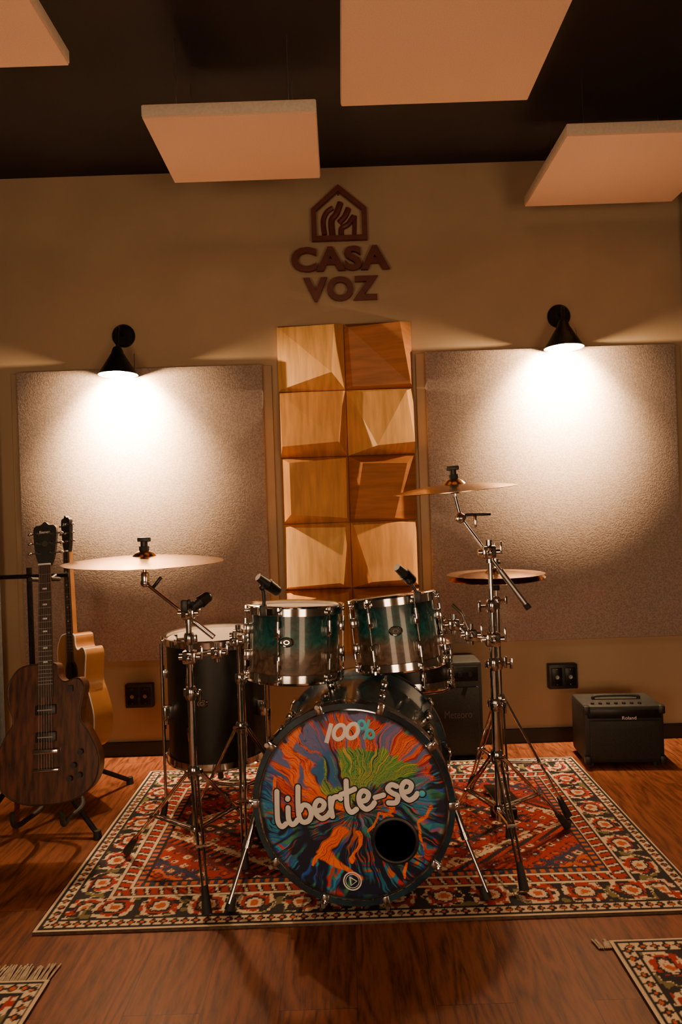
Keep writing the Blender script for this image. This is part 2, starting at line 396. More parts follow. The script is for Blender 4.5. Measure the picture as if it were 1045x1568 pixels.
# ------------------------------------------------------------ rugs
RUGM=colmat('rug_wool_knots',.95,0,.35)
pal=dict(cream=(.68,.52,.34),dk=(.012,.010,.014),navy=(.018,.030,.070),red=(.34,.024,.013),deep=(.13,.010,.008),org=(.50,.10,.026),brn=(.12,.05,.025),olive=(.16,.13,.05))
for k in pal: pal[k]=np.array(pal[k])
def rugfn(W,Hh,seed,cell=.10):
    def fn(X,Y):
        C=np.zeros(X.shape+(3,)); C[:]=pal['red']
        q=.005; xq=np.floor(X/q)*q; yq=np.floor(Y/q)*q
        dx=np.minimum(xq,W-xq); dy=np.minimum(yq,Hh-yq); d=np.minimum(dx,dy)
        al=np.where(dx<dy,yq-Hh/2,xq-W/2)
        jit=fbm(X*60,Y*60,2,seed)-.5
        cx=xq-W/2; cy=yq-Hh/2
        L=np.abs(cx)/(W*.5)+np.abs(cy)/(Hh*.5)
        zig=.05*np.abs(((cx*14)%1)-.5)*2
        band=np.floor((L+zig)*9)
        keys=['deep','red','navy','org','red','dk','red','cream','deep','red','navy','org']
        fld=np.zeros_like(C)
        for i,k in enumerate(keys): fld[(band%len(keys))==i]=pal[k]
        for (px,py,ox,oy,sc) in ((.075,.06,0,0,1),(.075,.06,.0375,.03,.8)):
            ix=np.floor((cx+ox)/px); iy=np.floor((cy+oy)/py)
            a=np.abs(((cx+ox)/px)%1-.5)*2; b=np.abs(((cy+oy)/py)%1-.5)*2
            mm_=(a+b+jit*.35)/sc
            h=vnoise(ix*1.0+.01,iy*1.0+.01,seed+31)
            for lo,hi_,ks in ((0,.22,('cream','org','dk')),(.22,.45,('navy','red','cream')),(.45,.62,('red','dk','org')),(.62,.72,('dk','red','deep'))):
                s_=(mm_>=lo)&(mm_<hi_)
                for t_,k in enumerate(ks): fld[s_&(h>=t_/3)&(h<(t_+1.01)/3)]=pal[k]
        diag=(np.abs(L-.86)<.035); herr=(((cx*22+np.abs(cy)*22)%1)<.5)
        fld[diag&herr]=pal['dk']; fld[diag&~herr]=pal['red']
        inside=d>=.255; C[inside]=fld[inside]
        def put(lo,hi_,c): C[(d>=lo)&(d<hi_)]=pal[c]
        put(0,.010,'cream'); put(.010,.016,'dk')
        s=(d>=.016)&(d<.048); a=np.abs((al/.032)%1-.5)*2; b=np.abs((d-.032)/.016)
        C[s]=pal['cream']; C[s&(a+b<.95)]=pal['dk']; C[s&(a+b<.45)]=pal['org']
        put(.048,.058,'dk')
        s=(d>=.058)&(d<.165); C[s]=pal['dk']
        p=.145; ii=np.floor(al/p); a=np.abs((al/p)%1-.5)*2; b=np.abs((d-.1115)/.0535)
        m1=np.maximum(a*1.15,b*.95)+.35*np.minimum(a,b)+jit*.25
        C[s&(m1<1.05)]=pal['cream']; C[s&(m1<.80)]=pal['red']; C[s&(m1<.58)]=pal['dk']; C[s&(m1<.45)]=pal['cream']; C[s&(m1<.25)]=pal['org']
        w=vnoise(al*45,d*45,seed+5); C[s&(m1>.62)&(m1<1.0)&(w>.62)]=pal['dk']; C[s&(m1>.75)&(m1<1.05)&(w<.22)]=pal['red']; C[s&(m1>=1.05)&(w>.6)]=pal['olive']
        put(.165,.173,'cream'); put(.173,.178,'dk')
        s=(d>=.178)&(d<.215); a=np.abs((al/.045+.3*(d/.04))%1-.5)*2; C[s]=pal['red']; C[s&(a<.5)]=pal['dk']; C[s&(a<.2)]=pal['cream']
        put(.215,.221,'cream'); put(.221,.228,'dk')
        s=(d>=.228)&(d<.250); a=(al/.03)%1; C[s]=pal['org']; C[s&(a<.5)]=pal['navy']
        put(.250,.256,'dk')
        C*= (0.8+.45*fbm(X*5,Y*5,3,seed+9))[...,None]
        return C
    return fn
def rug(name,x0,x1,y0,y1,seed,step,fr=None):
    m=M(); m.box(((x0+x1)/2,(y0+y1)/2,.004),(x1-x0,y1-y0,.008),RUGBK)
    if fr:
        xa,xb,ya,yb=fr; k=xa
        while k<xb:
            dxx=random.uniform(-.012,.012)
            m.tube([(k,ya-.004,.005),(k+dxx*.5,(ya+yb)/2,.005),(k+dxx,yb-random.uniform(0,.015),.004)],.0028,FRINGE,5); k+=.0055
    ob=m.build(name,((x0+x1)/2,(y0+y1)/2,0))
    grid('pile',0,x1-x0,0,y1-y0,step,rugfn(x1-x0,y1-y0,seed),RUGM,T((x0,y0,.0088)),parent=ob)
    return ob
rug('persian_rug',-.94,1.05,1.985,3.22,11,.0034)
rug('persian_rug',.69,1.9,.9,1.86,23,.004,fr=(.655,.70,1.84,1.875))
rug('persian_rug',-1.9,-.80,.9,1.778,37,.004,fr=(-1.5,-.805,1.778,1.85))
FZ=.0095

# ------------------------------------------------------------ drums
def drum(m,Rr,D,mx,shell,nl=6,badge=True,off=0):
    m.lathe([(Rr,-D/2),(Rr,D/2)],shell,mx,64)
    for sg in (-1,1):
        z=sg*D/2
        m.lathe([(0,z+sg*.003),(Rr*.97,z+sg*.003),(Rr+.003,z-sg*.004)],HEADW,mx,64)
        m.lathe([(Rr+.002,z-sg*.016),(Rr+.009,z-sg*.016),(Rr+.0095,z+sg*.008),(Rr+.014,z+sg*.013),(Rr+.010,z+sg*.016),(Rr+.002,z+sg*.013)],CHR,mx,64,closed=True)
    for k in range(nl):
        L=mx@R(360*k/nl+off,'Z')
        m.cyl((Rr+.017,0,-D/2-.004),(Rr+.017,0,D/2+.004),.0028,CHR,seg=8,mx=L)
        for sg in (-1,1):
            zc=sg*min(D*.20,.12)
            m.box((Rr+.010,0,zc),(.022,.020,.036),CHR,L,bev=.004)
            m.cyl((Rr+.017,0,zc),(Rr+.017,0,zc+sg*.035),.0065,CHR,seg=12,mx=L)
            m.box((Rr+.013,0,sg*(D/2-.006)),(.016,.018,.014),CHR,L,bev=.003)
            m.cyl((Rr+.017,0,sg*(D/2+.002)),(Rr+.017,0,sg*(D/2+.012)),.005,CHR,seg=6,mx=L)
    if badge:
        L=mx@R(-96,'Z')@T((Rr,0,.012))@R(90,'Y')@Matrix.Diagonal((1,1.4,1,1))
        m.lathe([(.012,.004),(.014,.005),(.017,0)],CHR,L,24); m.lathe([(0,.004),(.012,.004)],BLK,L,24); m.lathe([(.005,.0048),(.007,.0048)],CHR,L,20)

# bass drum
BD=T((.005,2.03,.330))@R(-6,'Z')@R(90,'X')
m=M(); RB=.283; D=.43
m.lathe([(RB,-D-.02),(RB,-.02)],BASSSH,BD,96)
m.lathe([(RB-.006,-D-.02),(RB-.006,-.02)],HOLEM,BD,96)
m.lathe([(0,-D-.022),(RB,-D-.022)],HOLEM,BD,64)
for z0,z1 in ((-.045,.004),(-D-.04,-D+.005)):
    m.lathe([(RB-.004,z0),(.302,z0),(.304,(z0+z1)/2),(.302,z1),(RB-.004,z1)],HOOP,BD,96,closed=True)
m.lathe([(RB-.006,.0),(RB-.001,.006),(RB+.002,.004)],CHR,BD,96)
PH=(.123,-.105)
m.lathe([(.060,-.006),(.060,.004),(.064,.006),(.070,.004),(.071,.0)],BLK,BD@T((PH[0],PH[1],.0015)),48)
for k in range(10):
    L=BD@R(36*k+18+90,'Z')
    m.box((.297,0,.006),(.030,.022,.010),CHR,L,bev=.003)
    m.box((.309,0,-.016),(.010,.022,.050),CHR,L,bev=.003)
    m.cyl((.309,0,.012),(.309,0,.022),.007,CHR,seg=8,mx=L)
    m.cyl((.309,0,-.04),(.300,0,-.15),.0035,CHR,seg=8,mx=L)
    m.box((.293,0,-.165),(.022,.024,.055),CHR,L,bev=.005)
    m.box((.293,0,-D+.12),(.022,.024,.055),CHR,L,bev=.005)
    m.cyl((.300,0,-D+.11),(.309,0,-D+.01),.0035,CHR,seg=8,mx=L)
    m.box((.309,0,-D-.016),(.010,.022,.050),CHR,L,bev=.003)
for sx,foot in ((-1,(-.375,2.045,FZ+.010)),(1,(.402,2.06,FZ+.010))):
    top=Vector((sx*.292+.012,2.17,.33))
    ft=Vector(foot)
    m.box(top,(.03,.06,.06),CHR,bev=.008)
    m.cyl(top,top.lerp(ft,.5),.010,CHR); m.cyl(top.lerp(ft,.45),ft+Vector((0,0,.02)),.0065,CHR)
    m.cyl(top.lerp(ft,.44),top.lerp(ft,.50),.014,CHR)
    m.cyl(top.lerp(ft,.90),ft,.012,RUB,.016)
glyph={'l':(.70,[[(.50,2.0),(.28,1.1),(.14,.35),(.28,.02),(.55,.12)]]),
'i':(.60,[[(.2,.98),(.07,.35),(.18,.02),(.42,.08),(.55,.2)],[(.3,1.46),(.32,1.50)]]),
'b':(.98,[[(.45,2.0),(.22,1.1),(.1,.35),(.25,.02),(.6,.05),(.82,.4),(.78,.8),(.5,.95),(.25,.7)]]),
'e':(.94,[[(.12,.48),(.5,.50),(.70,.80),(.45,1.03),(.16,.8),(.1,.35),(.35,0),(.7,.08),(.90,.25)]]),
'r':(.84,[[(.18,1.0),(.08,.5),(.04,.0)],[(.10,.55),(.32,.95),(.62,1.0),(.74,.86)]]),
't':(.80,[[(.45,1.75),(.28,1.0),(.16,.35),(.3,.0),(.62,.1)],[(-.02,1.08),(.4,1.14),(.80,1.22)]]),
'-':(.66,[[(.08,.52),(.56,.56)]]),
's':(.86,[[(.74,.88),(.48,1.03),(.22,.85),(.40,.58),(.66,.35),(.50,.02),(.08,.08)]])}
U=.0530; px=0
HM=BD@T((-.230,-.072,.003))@R(12.5,'Z')
for ch in 'liberte-se':
    w,st=glyph[ch]
    for s_ in st:
        pts=[( (px+x)*U, y*U,0) for x,y in s_]
        cp=catmull(pts,6)
        for rad,mt,zz in ((.0120,BLACKP,0),(.0080,WHITE,.0008)):
            HH=HM@T((0,0,zz))@Matrix.Diagonal((1,1,.10,1))
            m.tube(cp,rad,mt,10,HH)
            for e_ in (pts[0],pts[-1]): m.sph(e_,rad*.99,mt,HH,seg=16)
    px+=w
m.sph(((px+.22)*U,.20*U,0),.0135,BLACKP,HM@Matrix.Diagonal((1,1,.1,1)))
m.sph(((px+.22)*U,.20*U,0),.0095,TEALP,HM@T((0,0,.0015))@Matrix.Diagonal((1,1,.2,1)))
HN=BD@T((-.005,.218,.003))@R(5,'Z')@Matrix.Diagonal((1,1,.15,1))
m.tube([(-.070,-.028,0),(-.048,.028,0)],.0065,WHITE,8,HN)
for cxx,mt in ((-.027,WHITE),(.012,WHITE)):
    m.tube([(cxx+.017*math.cos(a)+.006*math.sin(a),.021*math.sin(a),0) for a in np.linspace(0,2*math.pi,25)[:-1]],.0062,mt,8,HN,loop=True)
for cxx,cyy in ((.042,.016),(.064,-.014)):
    m.tube([(cxx+.010*math.cos(a),cyy+.012*math.sin(a),0) for a in np.linspace(0,2*math.pi,19)[:-1]],.0046,TEALP,8,HN,loop=True)
m.tube([(.044,-.028,0),(.066,.030,0)],.0038,TEALP,8,HN)
HL=BD@T((-.008,-.227,.003))@Matrix.Diagonal((1,1,.15,1))
m.tube([(.026*math.cos(a),.026*math.sin(a),0) for a in np.linspace(0,2*math.pi,33)[:-1]],.0022,WHITE,6,HL,loop=True)
m.tube([(.020*math.cos(a),.020*math.sin(a),0) for a in np.linspace(0,2*math.pi,33)[:-1]],.001,WHITE,6,HL,loop=True)
m.tube([(-.008,.012,0),(.013,.0,0),(-.004,-.013,0),(-.008,.012,0)],.002,WHITE,6,HL)
bass=m.build('bass_drum',(.03,2.25,.325))
def art(X,Y):
    x=X/.28; y=Y/.28
    wx=fbm(x*2.0+3,y*2.0+11,4,1)-.5; wy=fbm(x*2.0+31,y*2.0+7,4,2)-.5
    qx=x+.42*wx; qy=y+.42*wy
    # every brush line springs from the base of the tree and fans outwards
    cx0,cy0=-.02,.02
    th=np.arctan2(qy-cy0,qx-cx0); r=np.hypot(qx-cx0,qy-cy0)
    def strand(f,seed,th_,w):
        v=fbm(np.cos(th)*f+r*f*.06+20,np.sin(th)*f-r*f*.05+20,2,seed); return np.clip((1-np.abs(2*v-1)-th_)/w,0,1),v
    I,a=strand(8,3,.84,.10); I2,a2=strand(17,13,.84,.12); I3,a3=strand(12,23,.86,.10)
    brk=np.clip((fbm(x*4+3,y*4,2,91)-.38)*7,0,1); brk2=np.clip((fbm(x*4+33,y*4,2,95)-.42)*7,0,1)
    rag=(a-.5)*.9+(a2-.5)*.5
    ell=lambda cx,cy,sx,sy,rot=0:np.hypot(((qx-cx)*math.cos(rot)+(qy-cy)*math.sin(rot))/sx,(-(qx-cx)*math.sin(rot)+(qy-cy)*math.cos(rot))/sy)+rag
    sm=lambda e,w=.08:np.clip((1-e)/w,0,1)
    C=np.zeros(x.shape+(3,)); C[:]=(.005,.010,.034)
    def mix(msk,c):
        nonlocal C; c=np.array(c); C=C*(1-msk[...,None])+msk[...,None]*c
    P1=np.array([(.015,.09,.50),(.02,.36,.54),(.66,.04,.02),(.02,.20,.56),(.05,.30,.14)])
    P2=np.array([(.76,.16,.03),(.02,.26,.48),(.55,.03,.02),(.02,.11,.46),(.04,.36,.36)])
    h1=((fbm(x*3.6+11,y*3.6+5,2,101)-.2)*12).astype(int)%5; h2=((fbm(x*3.6+51,y*3.6+5,2,107)-.2)*12).astype(int)%5
    mix(I2*.65*brk2,P2[h2]); mix(I*.95*brk,P1[h1]); mix(I3*.9*brk2*(1-brk*.5),P2[(h1+2)%5])
    n1=fbm(qx*3+5,qy*3,3,71)
    st=np.abs(np.sin(a*52)); st2=np.abs(np.sin(a2*30))
    crown=np.clip(sm(ell(-.46,.40,.42,.42,.6),.10)+sm(ell(.05,.70,.78,.21),.10)+sm(ell(.62,.48,.20,.30,.6),.12),0,1)
    n2=np.clip((n1-.30)*2.2,0,1)[...,None]
    redc=np.array((.62,.014,.010))*(1-n2)+np.array((.98,.17,.016))*n2
    redc=np.where((st2>.45)[...,None],redc*1.05,np.array((.42,.012,.010)))
    mix(crown*np.clip((n1-.30)*10,0,1),redc)
    mix(crown*np.clip((.30-st)*7,0,1),(.012,.02,.06))
    mix(crown*np.clip((a3-.58)*14,0,1)*.85,(.02,.16,.42))
    can=np.clip(sm(ell(.24,.38,.50,.20,-.12),.12)+sm(ell(-.08,.20,.26,.12,.4),.15),0,1)
    gc=np.where((st2>.5)[...,None],np.array((.11,.40,.06)),np.array((.015,.22,.10)))
    gc=np.where((st>.93)[...,None],np.array((.60,.42,.05)),gc)
    mix(can,gc); mix(can*np.clip((.30-st)*7,0,1),(.006,.03,.035))
    rt=sm(ell(.74,.10,.15,.38,.1),.3)+sm(ell(-.86,-.05,.12,.34),.3)+sm(ell(-.6,-.55,.10,.2,.6),.3); rt=np.clip(rt,0,1)
    bc=np.where((st>.5)[...,None],np.array((.02,.28,.50)),np.array((.012,.08,.38)))
    mix(rt*np.clip((st2-.35)*4,0,1)*.85,bc)
    def root(pts,w0,w1):
        P=[np.array(p) for p in pts]; best=np.full(x.shape,9.); n=len(P)-1
        for i in range(n):
            A=P[i];B=P[i+1];d=B-A;t=np.clip(((qx-A[0])*d[0]+(qy-A[1])*d[1])/(d@d),0,1)
            w=w0+(w1-w0)*(i+t)/n
            best=np.minimum(best,np.hypot(qx-A[0]-t*d[0],qy-A[1]-t*d[1])/w)
        return sm(best,.3)
    tr=sum(root(*q) for q in (
        ([(-.58,.74),(-.68,.48),(-.56,.26),(-.30,.12)],.05,.045),([(-.45,.35),(-.25,.14),(-.10,.04)],.045,.04),
        ([(-.14,-.22),(-.22,-.42),(-.16,-.62),(.0,-.80)],.06,.030),([(-.20,-.40),(-.32,-.58)],.03,.012),
        ([(.0,-.24),(.04,-.42),(-.06,-.58)],.03,.012),([(.10,-.26),(.22,-.12),(.36,-.20)],.025,.010),
        ([(.28,.02),(.34,-.10),(.28,-.18)],.04,.02),([(.86,-.05),(.74,-.20),(.84,-.38)],.025,.010),([(-.80,.2),(-.78,-.15)],.025,.010),([(.5,-.65),(.62,-.5),(.8,-.45)],.02,.008)))
    tr=np.clip(tr,0,1); tc=np.where((st2>.5)[...,None],np.array((1.0,.20,.020)),np.array((.60,.040,.015)))
    mix(tr,tc)
    edge=np.clip((1.0-np.hypot(x,y))/.04,0,1)
    return C*edge[...,None]
grid('front_head',-.281,.281,-.281,.281,.00125,art,colmat('printed_drum_head',.38,.15,.05),BD@T((0,0,.002)),mask=lambda X,Y:(np.hypot(X,Y)<.279)&(np.hypot(X-PH[0],Y-PH[1])>.0625),parent=bass)

# ------------------------------------------------------------ stands
def tripod(m,x,y,hub,low,feet,top=None,r=.011,mat=None):
    mat=mat or CHR
    m.cyl((x,y,low-.04),(x,y,hub+.02),r*.8,mat)
    for z,rr,h in ((hub,.021,.045),(low,.017,.03)):
        m.lathe([(0,-h/2),(rr*.8,-h/2),(rr,-h*.3),(rr,h*.3),(rr*.8,h/2),(0,h/2)],mat,T((x,y,z)),18)
    for fx,fy in feet:
        f=Vector((fx,fy,FZ+.022)); t=Vector((x,y,hub)); l=Vector((x,y,low))
        dv=(f-t); dv.z=0; dv.normalize(); pr=Vector((-dv.y,dv.x,0))*.010
        t2=t+dv*.02; mid=t2.lerp(f,.55)
        for sg in (-1,1):
            m.cyl(t2+pr*sg,f+pr*sg*.6,.0042,mat,seg=8)
            m.cyl(l+dv*.012+pr*sg*.8,mid+pr*sg*.8,.0036,mat,seg=8)
        m.cyl(mid-pr*1.6,mid+pr*1.6,.006,mat,seg=8); m.cyl(t2-pr*1.7,t2+pr*1.7,.007,mat,seg=8)
        d=(t2-f).normalized(); m.cyl(f+d*.07,f-Vector((0,0,.009)),.010,RUB,.016)
def collar(m,x,y,z,ang=0,s=1):
    m.lathe([(0,-.022*s),(.015*s,-.022*s),(.019*s,-.012*s),(.019*s,.012*s),(.015*s,.022*s),(0,.022*s)],CHR,T((x,y,z)),18)
    L=T((x,y,z))@R(ang,'Z'); m.cyl((0.01,0,0),(.042*s,0,0),.005,CHR,seg=8,mx=L)
    m.box((.048*s,0,0),(.012,.008,.040*s),CHR,L,bev=.003)
    m.box((-.02*s,0,0),(.016,.022,.026*s),CHR,L,bev=.003)
def clampblk(m,p,s=1,rot=None):
    m.box(p,(.045*s,.04*s,.045*s),CHR,bev=.008,rot=rot)
    p=Vector(p); m.cyl(p+Vector((-.035*s,0,0)),p+Vector((.035*s,0,0)),.010*s,CHR); m.sph(p+Vector((0,-.022*s,0)),.013*s,CHR)
    m.box(p+Vector((.04*s,0,.012*s)),(.008,.010,.045*s),CHR,bev=.003); m.cyl(p+Vector((0,0,-.035*s)),p+Vector((0,0,.04*s)),.012*s,CHR)
def cymbal(m,p,Rr,mx_rot,hats=False):
    L=T(p)@mx_rot
    prof=[(.006,.022),(.018,.021),(.032,.012),(.040,.003)]+[(.04+(Rr-.04)*t,.003-.020*t**1.6) for t in (.15,.3,.5,.7,.85,1)]
    m.lathe(prof+[(r,z-.0015) for r,z in prof[::-1]],BRONZE,L,96,closed=True)
    return L
def tilter(m,L,h=.045):
    m.cyl((0,0,-.06),(0,0,h+.02),.0045,CHR,seg=10,mx=L)
    m.cyl((0,0,-.006),(0,0,.010),.014,CHR,mx=L)
    m.cyl((0,0,.020),(0,0,.036),.017,RUB,mx=L); m.cyl((0,0,.036),(0,0,.052),.012,BLK,mx=L)
    m.box((0,0,.058),(.045,.012,.016),BLK,L,bev=.004)
    m.cyl((0,0,-.03),(0,0,-.006),.015,RUB,mx=L)

# left cymbal stand
m=M(); x,y=-.515,2.25
tripod(m,x,y,.36,.17,[(-.437,2.02),(-.80,2.42),(-.33,2.50)])
m.cyl((x,y,.36),(x,y,.62),.0125,CHR); m.cyl((x,y,.60),(x,y,.88),.0095,CHR)
collar(m,x,y,.62,-40); collar(m,x,y,.80,200,.9)
clampblk(m,(x,y,.885),.95)
b0=Vector((-.435,2.26,.80)); b1=Vector((-.665,2.29,.985))
m.cyl(b0,b1,.006,CHR); m.cyl(b0,b0.lerp(b1,.30),.009,CHR)
m.sph(b1,.016,CHR); m.box(b1+Vector((0,0,.012)),(.022,.03,.05),CHR,bev=.006); m.box(b1+Vector((.04,0,.0)),(.045,.008,.012),BLKM,bev=.003,rot=R(-50,'Y'))
L=cymbal(m,(-.665,2.29,1.072),.262,R(1,'X')@R(1,'Y')); m.cyl(b1,L@Vector((0,0,-.03)),.006,CHR); tilter(m,L)
clampblk(m,(x,y,.74),1.0)
m.tube([(x,y+.02,.74),(-.43,2.28,.745),(-.375,2.31,.755)],.008,CHR)
clampblk(m,(-.43,2.275,.745),.85); clampblk(m,(-.375,2.305,.775),.75)
m.build('cymbal_stand',(x,y,0))

# second left stand (carries rack tom)
m=M(); x,y=-.395,2.52
tripod(m,x,y,.42,.20,[(-.36,2.27),(-.62,2.58),(-.20,2.72)],r=.010)
m.cyl((x,y,.42),(x,y,.60),.011,CHR); m.cyl((x,y,.58),(x,y,.78),.0085,CHR)
collar(m,x,y,.60,-60,.9); clampblk(m,(x,y,.76),.9); 
m.tube([(x,y,.76),(-.38,2.44,.775),(-.352,2.405,.775)],.007,CHR)
m.build('tom_stand',(x,y,0))

# rack toms
TA=T((-.174,2.36,.764))@R(-3,'X')@R(2,'Y')
m=M(); drum(m,.155,.222,TA,TOMSH,6,off=15)
m.box((-.172,0,.0),(.03,.06,.07),CHR,TA@R(-14,'Z'),bev=.006); 
m.build('tom_drum',(-.174,2.36,.764))
TB=T((.182,2.38,.778))@R(-6,'X')@R(-5,'Y')
m=M(); drum(m,.140,.222,TB,TOMSH,6,off=-8)
m.box((.158,0,.0),(.03,.06,.07),CHR,TB@R(10,'Z'),bev=.006)
m.build('tom_drum',(.182,2.38,.778))

# floor tom
fx_,fy_=-.545,2.86
m=M(); FT=T((fx_,fy_,.46)); drum(m,.20,.48,FT,FTOM,6,off=10)
for a in (100,215,-25):
    L=T((fx_,fy_,0))@R(a,'Z')
    m.cyl((.235,0,.70),(.235,0,.06),.006,CHR,mx=L); m.box((.218,0,.42),(.04,.035,.06),CHR,L,bev=.006); m.cyl((.235,0,.07),(.25,0,FZ+.003),.010,RUB,.014,mx=L)
m.build('floor_tom_drum',(fx_,fy_,.43))
# snare
m=M(); SN=T((.25,2.72,.59))@R(-4,'X'); drum(m,.165,.14,SN,FTOM,8,off=12,badge=False)
tripod(m,.25,2.72,.30,.14,[(.27,2.56),(.10,2.86),(.40,2.86)],r=.010)
m.cyl((.25,2.72,.3),(.25,2.72,.47),.011,CHR)
for a in (90,210,330):
    L=T((.25,2.72,.46))@R(a,'Z'); m.tube([(0,0,0),(.14,0,.03),(.185,0,.055),(.187,0,.085)],.005,CHR,mx=L); m.cyl((.172,0,.05),(.188,0,.058),.010,RUB,mx=L)
m.build('snare_drum',(.25,2.72,.59))

# right cymbal stand with boom
m=M(); x,y=.507,2.35
tripod(m,x,y,.34,.16,[(.522,2.09),(.79,2.50),(.375,2.60)])
m.cyl((x,y,.34),(x,y,.66),.0135,CHR); m.cyl((x,y,.64),(x,y,.86),.011,CHR); m.cyl((x,y,.84),(x,y,1.04),.0085,CHR)
collar(m,x,y,.66,20); collar(m,x,y,.86,200); collar(m,x,y,.52,-60)
clampblk(m,(x-.003,y,1.045),1.05)
b0=Vector((.628,2.32,.85)); b1=Vector((.415,2.37,1.165))
m.cyl(b0,b1,.0062,CHR); m.cyl(b0,b0.lerp(b1,.42),.010,STEEL)
m.cyl(b0,b0.lerp(b1,.05),.011,RUB)
m.sph(b1,.018,CHR); m.box(b1+Vector((.0,0,.0)),(.034,.03,.034),CHR,bev=.008,rot=R(30,'Y')); m.box(b1+Vector((.06,0,.01)),(.09,.01,.010),BLKM,bev=.003); m.box(b1+Vector((.05,0,-.012)),(.010,.02,.045),CHR,bev=.003)
L=cymbal(m,(.396,2.37,1.281),.215,R(3,'X')@R(-3.5,'Y')); m.cyl(b1,L@Vector((0,0,-.04)),.006,CHR); tilter(m,L)
clampblk(m,(x,y,.745),1.1); clampblk(m,(.43,2.34,.765),.95); clampblk(m,(.375,2.35,.80),.9)
m.tube([(x,y,.745),(.43,2.34,.765),(.375,2.35,.80),(.345,2.37,.79)],.009,CHR)
m.tube([(.43,2.34,.765),(.40,2.33,.84),(.37,2.34,.87)],.006,CHR)
m.build('cymbal_stand',(x,y,0))

# hi-hat
m=M(); x,y=.585,2.62
tripod(m,x,y,.46,.22,[(.82,2.58),(.50,2.86),(.56,2.42)],r=.010)
m.cyl((x,y,.46),(x,y,.84),.011,CHR); m.cyl((x,y,.2),(x,y,1.06),.0035,CHR); collar(m,x,y,.60,-20); collar(m,x,y,.84,10,.8)
m.cyl((x,y,.88),(x,y,.92),.014,RUB)
L=cymbal(m,(x,y,.945),.185,R(2,'X')@R(-1,'Y'))
cymbal(m,(x,y,.925),.185,R(180,'X'))
m.cyl((x,y,.965),(x,y,1.0),.013,CHR); m.box((x,y,.985),(.04,.01,.014),CHR,bev=.003)
m.box((x+.02,y+.13,.045),(.09,.25,.012),BLKM,bev=.004,rot=R(-8,'X')); m.box((x,y,.03),(.10,.03,.03),BLKM,bev=.005)
m.build('hi_hat_stand',(x,y,0))

# microphones
def mic(base,elbow,head,tip):
    m=M(); b=Vector(base);e=Vector(elbow);h=Vector(head);t=Vector(tip)
    m.box(b,(.022,.03,.04),BLK,bev=.005); m.tube(catmull([b,b.lerp(e,.5)+Vector((.004,0,0)),e],6),.0055,BLK)
    m.sph(e,.011,BLK); d=(t-h).normalized()
    m.cyl(h,h.lerp(t,.55),.013,BLK,.017); m.cyl(h.lerp(t,.55),h.lerp(t,.62),.021,BLKM); m.cyl(h.lerp(t,.62),t,.021,BLKM,.019); m.sph(t,.019,BLKM)
    m.cyl(e,h.lerp(t,.3),.008,BLK)
    m.build('drum_microphone',b)
mic((-.262,2.205,.890),(-.262,2.205,.965),(-.275,2.20,1.000),(-.222,2.24,.950))
mic((.240,2.225,.915),(.215,2.23,.965),(.175,2.215,1.015),(.222,2.25,.970))
mic((-.515,2.205,.915),(-.50,2.20,.925),(-.49,2.205,.905),(-.45,2.24,.935))

# ------------------------------------------------------------ amplifiers
m=M(); cx,cy=1.258,3.2; w,h,d=.355,.262,.22
L=T((cx,cy,0))@R(-4,'Z')
m.box((0,0,h/2+.018),(w,d,h),TOLEX,L,bev=.014)
m.box((0,-d/2-.002,h/2-.005),(w-.045,.01,h-.085),GRILL,L,bev=.004)
m.box((0,-d/2-.002,h-.018),(w-.03,.008,.040),BLKM,L,bev=.003)
for k in range(7): m.cyl((-.13+k*.035,-d/2+.03,h+.012),(-.13+k*.035,-d/2+.03,h+.026),.008,BLK,mx=L)
m.text('Roland',.062,.014,.002,WHITE,L@T((.02,-d/2-.007,h-.035))@F)
for sx in (-1,1):
    for sy in (-1,1): m.cyl((sx*.14,sy*.08,0),(sx*.14,sy*.08,.02),.014,RUB,mx=L)
    m.box((sx*(w/2-.012),-d/2+.004,.035),(.03,.03,.04),BLK,L,bev=.008); m.box((sx*(w/2-.012),-d/2+.004,h),(.03,.03,.04),BLK,L,bev=.008)
m.tube(catmull([(-.1,0,h+.016),(-.09,0,h+.034),(.09,0,h+.034),(.1,0,h+.016)],6),.007,BLK,mx=L)
m.build('guitar_amplifier',(cx,cy,0))
m=M(); cx,cy=.465,3.345; w,h,d=.36,.45,.19; L=T((cx,cy,0))@R(0,'Z')
m.box((0,0,h/2+.016),(w,d,h),TOLEX,L,bev=.012)
m.box((0,-d/2-.001,.19),(w-.04,.012,.32),GRILL,L,bev=.004)
m.box((0,-d/2-.001,.41),(w-.04,.012,.07),BLKM,L,bev=.004)
for k in range(6): m.cyl((-.12+k*.048,-d/2-.004,.41),(-.12+k*.048,-d/2-.022,.41),.010,BLKM,mx=L)
m.text('Meteoro',.13,.035,.002,GREYP,L@T((.06,-d/2-.008,.22))@F)
for sx in (-1,1):
    for sy in (-1,1): m.cyl((sx*.14,sy*.07,0),(sx*.14,sy*.07,.02),.014,RUB,mx=L)
m.build('bass_amplifier',(cx,cy,0))

